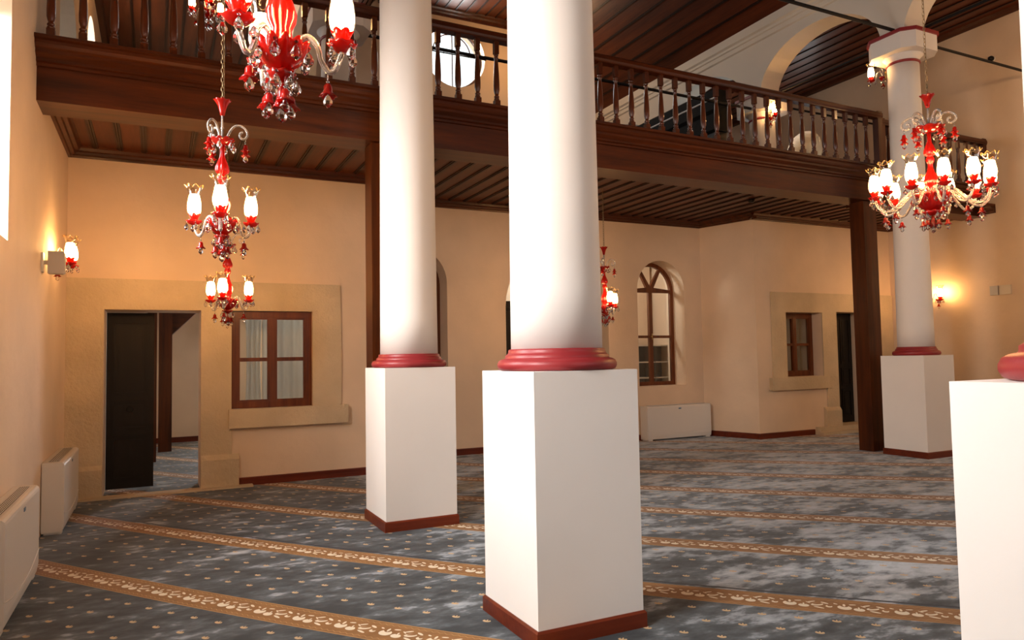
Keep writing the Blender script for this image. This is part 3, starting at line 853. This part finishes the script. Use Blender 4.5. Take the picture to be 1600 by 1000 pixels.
def chandelier(name, loc, n, Ra, phis, ztop, label, bowl=1.0, nscroll=3, arm_pts=None, group=None, cap=True, cat='chandelier', bp=8, dp=4):
    """loc: level of the candle plates on the axis"""
    t = empty(name, loc); tag(t, label, cat, group)
    b = bowl; DZ = -.062
    # chain up to the ceiling
    zc0 = .88; top = ztop-loc[2]
    mb = MB(); z = zc0; i = 0
    while z < top-.02:
        a = PI/2*(i % 2)
        pts = []
        for k in range(10):
            q = 2*PI*k/10
            pts.append((.009*math.cos(q)*math.cos(a), .009*math.cos(q)*math.sin(a), z+.022+.022*math.sin(q)))
        mb.tube(pts, .0026, 4, closed=True); z += .036; i += 1
    mb.tube([(.012, 0, zc0), (.016, .004, (zc0+top)/2), (.010, 0, top)], .003, 4)
    mb.obj('chain', MAT['chain'], t)
    MB().lathe([(0, .765), (.016, .77), (.022, .80), (.032, .84), (.052, .875), (.062, .885), (.058, .887), (.028, .85), (0, .83)], 36, mod=lobed(8, .16, .008, .80, .88)).obj('canopy_cup', MAT['ruby'], t)
    MB().lathe([(.008, .56), (.008, .66), (.014, .67), (.008, .68), (.008, .78)], 12).obj('stem', MAT['rope'], t)
    cr = .085*(1 if b < 1.2 else 1.5)
    MB().lathe([(0, .535), (.02, .535), (cr*.6, .55), (cr, .575), (cr*1.04, .583), (cr*.95, .580), (cr*.5, .562), (0, .56)], 48, mod=lobed(10, .12, .012, .545, .58)).obj('crown_dish', MAT['ruby'], t)
    MB().lathe([(0, .545), (.018, .54), (.015, .48), (.018, .45), (.032, .41), (.047, .37), (.049, .345), (.040, .325), (.022, .315), (.030, .300), (.034, .28), (.026, .255), (.018, .24), (.022, .2), (.030, .17), (.045, .13), (.056, .09), (.052, .055), (.036, .02), (.042, -.02), (.05, -.05), (0, -.06)], 48, mod=lobed(8, .16)).obj('body_vase', MAT['ruby'], t)
    MB().lathe([(0, -.085*b), (.035*b, -.083*b), (.07*b, -.055*b), (.095*b, -.012), (.105*b, .018), (.100*b, .022), (.085*b, -.005), (.05*b, -.045*b), (0, -.06*b)], 108, mod=lobed(18 if b > 1.2 else 12, .20, .022, -.07, .02)).obj('bowl', MAT['ruby'], t, (0, 0, DZ))
    zl = -.085*b+DZ
    MB().lathe([(0, zl-.045), (.02*b, zl-.043), (.045*b, zl-.025), (.056*b, zl-.008), (.052*b, zl-.006), (.03*b, zl-.02), (.012, zl+.01), (0, zl+.01)], 40, mod=lobed(8, .12, .01, zl-.03, zl)).obj('lower_cup', MAT['ruby'], t)
    f = MB().lathe([(0, zl-.045), (.012, zl-.05), (.016, zl-.09), (.022, zl-.12), (.036, zl-.15), (.033, zl-.15), (.02, zl-.125), (0, zl-.10)], 36, mod=lobed(6, .25, -.01, zl-.11, zl-.15)).obj('finial_bell', MAT['ruby'], t)
    link('pendant', CM['bigdrop'], f, (0, 0, zl-.125))
    for k in range(bp):
        a = 2*PI*(k+.5)/bp; link('pendant', CM['bigdrop'], t, rotpt(.105*b, .012+DZ, a), a)
    for k in range(6):
        a = 2*PI*k/6; link('pendant', CM['bigdrop'], t, rotpt(.055*b, zl-.01, a), a)
    for k in range(3):
        a = 2*PI*(k+.3)/3
        bl = link('bell', CM['bell'], t, rotpt(.05, zl-.085, a)); link('link', CM['link'], bl, (0, 0, .045)); link('pendant', CM['drop'], bl, (0, 0, -.025))
    for k in range(6):
        a = 2*PI*(k+.2)/6; link('pendant', CM['bigdrop'], t, rotpt(cr, .57, a), a)
    # scrolls above the crown
    sp = [(.03, .56), (.045, .63), (.08, .685), (.125, .70), (.165, .675), (.18, .635), (.165, .605), (.138, .60), (.124, .622), (.132, .645), (.148, .648)]
    k2 = 1 if b < 1.2 else 1.22
    sm = ropetube([(r*k2, 0, z) for r, z in sp], .0085*k2).mesh('scroll', MAT['rope'])
    for k in range(nscroll):
        a = phis[0]+2*PI*(k+.75)/nscroll
        so = link('scroll', sm, t, (0, 0, 0), a)
        bl = link('bell', CM['bell'], so, (.166*k2, 0, .555)); link('link', CM['link'], so, (.166*k2, 0, .60))
        link('bell', CM['bell'], so, (.166*k2, 0, .515)); link('pendant', CM['drop'], so, (.166*k2, 0, .485))
    # arms
    ap = arm_pts or [(.045, -.065), (.070, -.020), (.103, -.002), (.135, -.035), (.153, -.095), (.178, -.138), (.208, -.132), (Ra, -.062)]
    am = ropetube([(r, 0, z) for r, z in ap], .0115).mesh('arm', MAT['rope'])
    for k in range(n):
        a = phis[k]
        ar = link('arm', am, t, (0, 0, 0), a)
        for nm in ('cup', 'bobeche', 'shade', 'rim', 'bulb'):
            link({'cup': 'candle_cup'}.get(nm, nm), CM[nm], ar, (Ra, 0, .012 if nm in ('shade', 'rim', 'bulb') else 0))
        for j in range(dp):
            q = 2*PI*(j+.5)/dp; link('pendant', CM['drop'], ar, (Ra+.054*math.cos(q), .054*math.sin(q), -.036), q)
        low = min(ap, key=lambda p: p[1])
        link('link', CM['link'], ar, (low[0], 0, low[1]-.008)); link('bell', CM['bell'], ar, (low[0], 0, low[1]-.052)); link('pendant', CM['drop'], ar, (low[0], 0, low[1]-.08))
    return t

VIEW = R(90)-R(26.3)   # world angle of the viewing direction
def vphi(deg_list, loc):
    """arm angles measured from the direction of the viewer's side of the hall, counter-clockwise"""
    a = math.atan2(-loc[1], -loc[0])
    return [a+R(d) for d in deg_list]
chandelier('chandelier', (.435, 2.90, 2.89), 3, .235, vphi([80, 200, 320], (.435, 2.90, 2.89)), ZA, 'nearest red and clear glass chandelier, cut off by the top edge')
chandelier('chandelier', (.435, 5.80, 2.705), 3, .235, vphi([-3, 117, 237], (.435, 5.80, 2.705)), ZA, 'small three-lamp glass chandelier hanging in front of the gallery beam')
chandelier('chandelier', (.70, 8.55, 2.325), 3, .235, vphi([-12, 108, 228], (.70, 8.55, 2.325)), ZS, 'smallest three-lamp chandelier over the square window, low under the gallery')
chandelier('chandelier', (6.20, 9.30, 2.385), 3, .235, vphi([20, 140, 260], (6.20, 9.30, 2.385)), ZS, 'three-lamp chandelier half hidden by the right edge of the foreground column')
chandelier('chandelier', (.66, 11.6, 6.98), 3, .235, vphi([10, 130, 250], (.66, 11.6, 6.98)), ZA, 'tiny distant chandelier up on the gallery, left of the nearest chandelier')
chandelier('chandelier', (6.37, 4.15, 3.06), 12, .47, [R(15+30*k) for k in range(12)], ZN, 'large many-armed red glass chandelier at the right in front of the column',
           1.5, 6, [(.05, -.05), (.09, -.005), (.14, .012), (.20, -.03), (.27, -.105), (.33, -.16), (.39, -.17), (.44, -.13), (.47, -.062)], bp=12, dp=3)

def sconce(loc, ang, label, lamps):
    """wall lamp; local +x points out of the wall"""
    t = empty('wall_sconce', loc, ang); tag(t, label, 'wall lamp', 'red glass wall sconces')
    MB().prism([(.05*math.cos(2*PI*k/16), .07*math.sin(2*PI*k/16)) for k in range(16)], 0, .02, lambda a, b, x: (x, a, b)).obj('backplate', MAT['brass'], t)
    MB().lathe([(0, -.06), (.03, -.055), (.055, -.02), (.05, -.015), (0, -.03)], 30, (.055, 0, 0), mod=lobed(8, .14, .01, -.05, -.02)).obj('bowl', MAT['ruby'], t)
    bl = link('bell', CM['bell'], t, (.055, 0, -.11)); link('link', CM['link'], bl, (0, 0, .045)); link('pendant', CM['drop'], bl, (0, 0, -.025))
    for k in range(4):
        q = PI/2*k+.4; link('pendant', CM['drop'], t, (.055+.05*math.cos(q), .05*math.sin(q), -.025))
    ap = [(.0, -.02), (.02, .05), (.055, .085), (.09, .055), (.105, -.02), (.125, -.062), (.15, -.070), (.175, -.058)]
    am = ropetube([(r, 0, z) for r, z in ap], .010).mesh('arm', MAT['rope'])
    for d in lamps:
        ar = link('arm', am, t, (.045, 0, .0), R(d))
        for nm in ('cup', 'bobeche', 'shade', 'rim', 'bulb'):
            link({'cup': 'candle_cup'}.get(nm, nm), CM[nm], ar, (.175, 0, .012 if nm in ('shade', 'rim', 'bulb') else 0))
        for j in range(3):
            q = 2*PI*(j+.5)/3; link('pendant', CM['drop'], ar, (.175+.054*math.cos(q), .054*math.sin(q), -.036))
    sp = [(0, .0), (.02, .09), (.05, .13), (.085, .125), (.10, .10), (.085, .08), (.07, .09)]
    ropetube([(.04+r*.5, 0, z) for r, z in sp], .006).obj('scroll', MAT['rope'], t)
    return t
sconce((XL, 8.60, 2.66), 0, 'glass wall sconce on the left wall beside the grey speaker box', [42, -42])
sconce((XR, 8.92, 2.60), PI, 'glass wall sconce on the right wall, at the edge of the far column', [-42, 42])
sconce((10.47+.235*math.cos(R(120)), 7.185+.235*math.sin(R(120)), 5.95), R(120), 'small lit sconce on the octagonal-capital column under its left side', [0])
sconce((10.47+.24*math.cos(R(-105)), 10.12+.24*math.sin(R(-105)), 6.05), R(-105), 'tiny lit sconce on the gallery column, seen between the balusters', [0])

# ------------------------------------------------------------------ light
w = bpy.data.worlds.new('World'); S.world = w; w.use_nodes = True
bg = w.node_tree.nodes['Background']; bg.inputs[0].default_value = (.90, .95, 1.0, 1); bg.inputs[1].default_value = 2.0
def area(name, loc, d, sx, sy, power, c=(1, .98, .95), spread=180):
    l = bpy.data.lights.new(name, 'AREA'); l.shape = 'RECTANGLE'; l.size = sx; l.size_y = sy; l.energy = power; l.color = c; l.spread = R(spread)
    o = bpy.data.objects.new(name, l); COL.objects.link(o); o.location = loc
    o.rotation_euler = Vector(d).to_track_quat('-Z', 'Y').to_euler()
    return o
for (a, b), pw in zip(LW, (10, 165, 160)):
    area('daylight_left', (XL-.58, (a+b)/2, 3.42), (1, 0, -.62), b-a, 1.75, pw, (1, .985, .97), 125)  # only the farthest of these windows is in view, the nearer two are assumed
for a, b in FW:
    area('assumed_daylight_front', ((a+b)/2, YF-.45, 4.2), (0, 1, -.1), b-a, 3.6, 5, (1, .98, .96))  # soft fill added at assumed windows behind the camera
for a, b in ((1.0, 2.4), (-2.2, -.8)):
    area('assumed_daylight_right', (XR+.5, (a+b)/2, 3.9), (-1, 0, -.1), b-a, 2.6, 5, (1, .97, .94))  # light at assumed side windows outside the view
area('daylight_round', (6.52, YU+.4, 9.03), (-.05, -1, -.35), 1.4, 1.4, 120, (1, 1, 1))
area('fill_room_left', (XL-.55, 13.2, 1.75), (1, 0, 0), 1.9, 1.4, 4, (1, .98, .95))  # added light at an assumed, unseen window of the side room
area('fill_room_back', (2.36, YU+.3, 1.75), (-.08, -1, 0), .66, 1.9, 95, (.95, .98, 1))  # added light at an invented, unseen window, brightens the curtain from behind
area('daylight_gallery', (XL-.5, 13.2, 5.9), (1, 0, 0), 1.6, 1.6, 60, (1, .98, .95))
area('daylight_gallery_right', (XR+.75, 12.05, 5.5), (-1, 0, .25), .75, 1.0, 260, (.9, .95, 1))

def lamp(name, loc, power, r=.12, c=(1.0, .56, .24)):
    l = bpy.data.lights.new(name, 'POINT'); l.energy = power; l.color = c; l.shadow_soft_size = r
    o = bpy.data.objects.new(name, l); COL.objects.link(o); o.location = loc
lamp('fill_room', (2.35, 11.5, 2.5), 26, .15, (1, .97, .93))  # added fill without a fixture, makes the right-pane curtain glow
lamp('fill_vestibule', (7.5, 12.3, 3.5), 130, .2, (1, .96, .9))  # added fill standing in for entrance daylight, no fixture here
lamp('fill_right_aisle', (12.3, 5.2, 2.95), 34)  # added warm fill without a fixture, outside the view, for the lower right wall
lamp('assumed_lamp_alcove', (12.35, 8.5, 2.7), 15)  # assumed hidden lamp without a fixture, gives the warm patch on the alcove wall
lamp('fill_right_upper', (12.3, 5.4, 6.2), 60)  # added warm fill out of view, for upper right wall and aisle ceiling
lamp('fill_nave_ceiling', (7.85, 14.7, 8.9), 60)  # added warm fill hidden behind the column, turns the far ceiling boards orange

# ------------------------------------------------------------------ camera
cam = bpy.data.cameras.new('camera'); co = bpy.data.objects.new('camera', cam); COL.objects.link(co)
F_PX, YAW, PIT, ROL = 1124.34, R(26.287), R(2.932), R(1.006)
cam.sensor_width = 36; cam.sensor_fit = 'HORIZONTAL'; cam.lens = F_PX/1600*36
Fv = Vector((math.sin(YAW)*math.cos(PIT), math.cos(YAW)*math.cos(PIT), math.sin(PIT)))
R0 = Vector((math.cos(YAW), -math.sin(YAW), 0)); U0 = R0.cross(Fv)
Uv = U0*math.cos(ROL)+R0*math.sin(ROL); Rv = R0*math.cos(ROL)-U0*math.sin(ROL)
M = Matrix((Rv, Uv, -Fv)).transposed().to_4x4(); M.translation = (0, 0, 1.6)
co.matrix_world = M
cam.clip_start = .05
S.camera = co
vs = S.view_settings
S.display_settings.display_device = 'sRGB'
vs.view_transform = 'Standard'; vs.look = 'None'; vs.gamma = 1; vs.use_curve_mapping = False; vs.exposure = 0.0
S.cycles.max_bounces = 10; S.cycles.diffuse_bounces = 5; S.cycles.glossy_bounces = 4; S.cycles.transmission_bounces = 8; S.cycles.transparent_max_bounces = 16
S.cycles.sample_clamp_indirect = 6.0
S.cycles.caustics_reflective = False; S.cycles.caustics_refractive = False
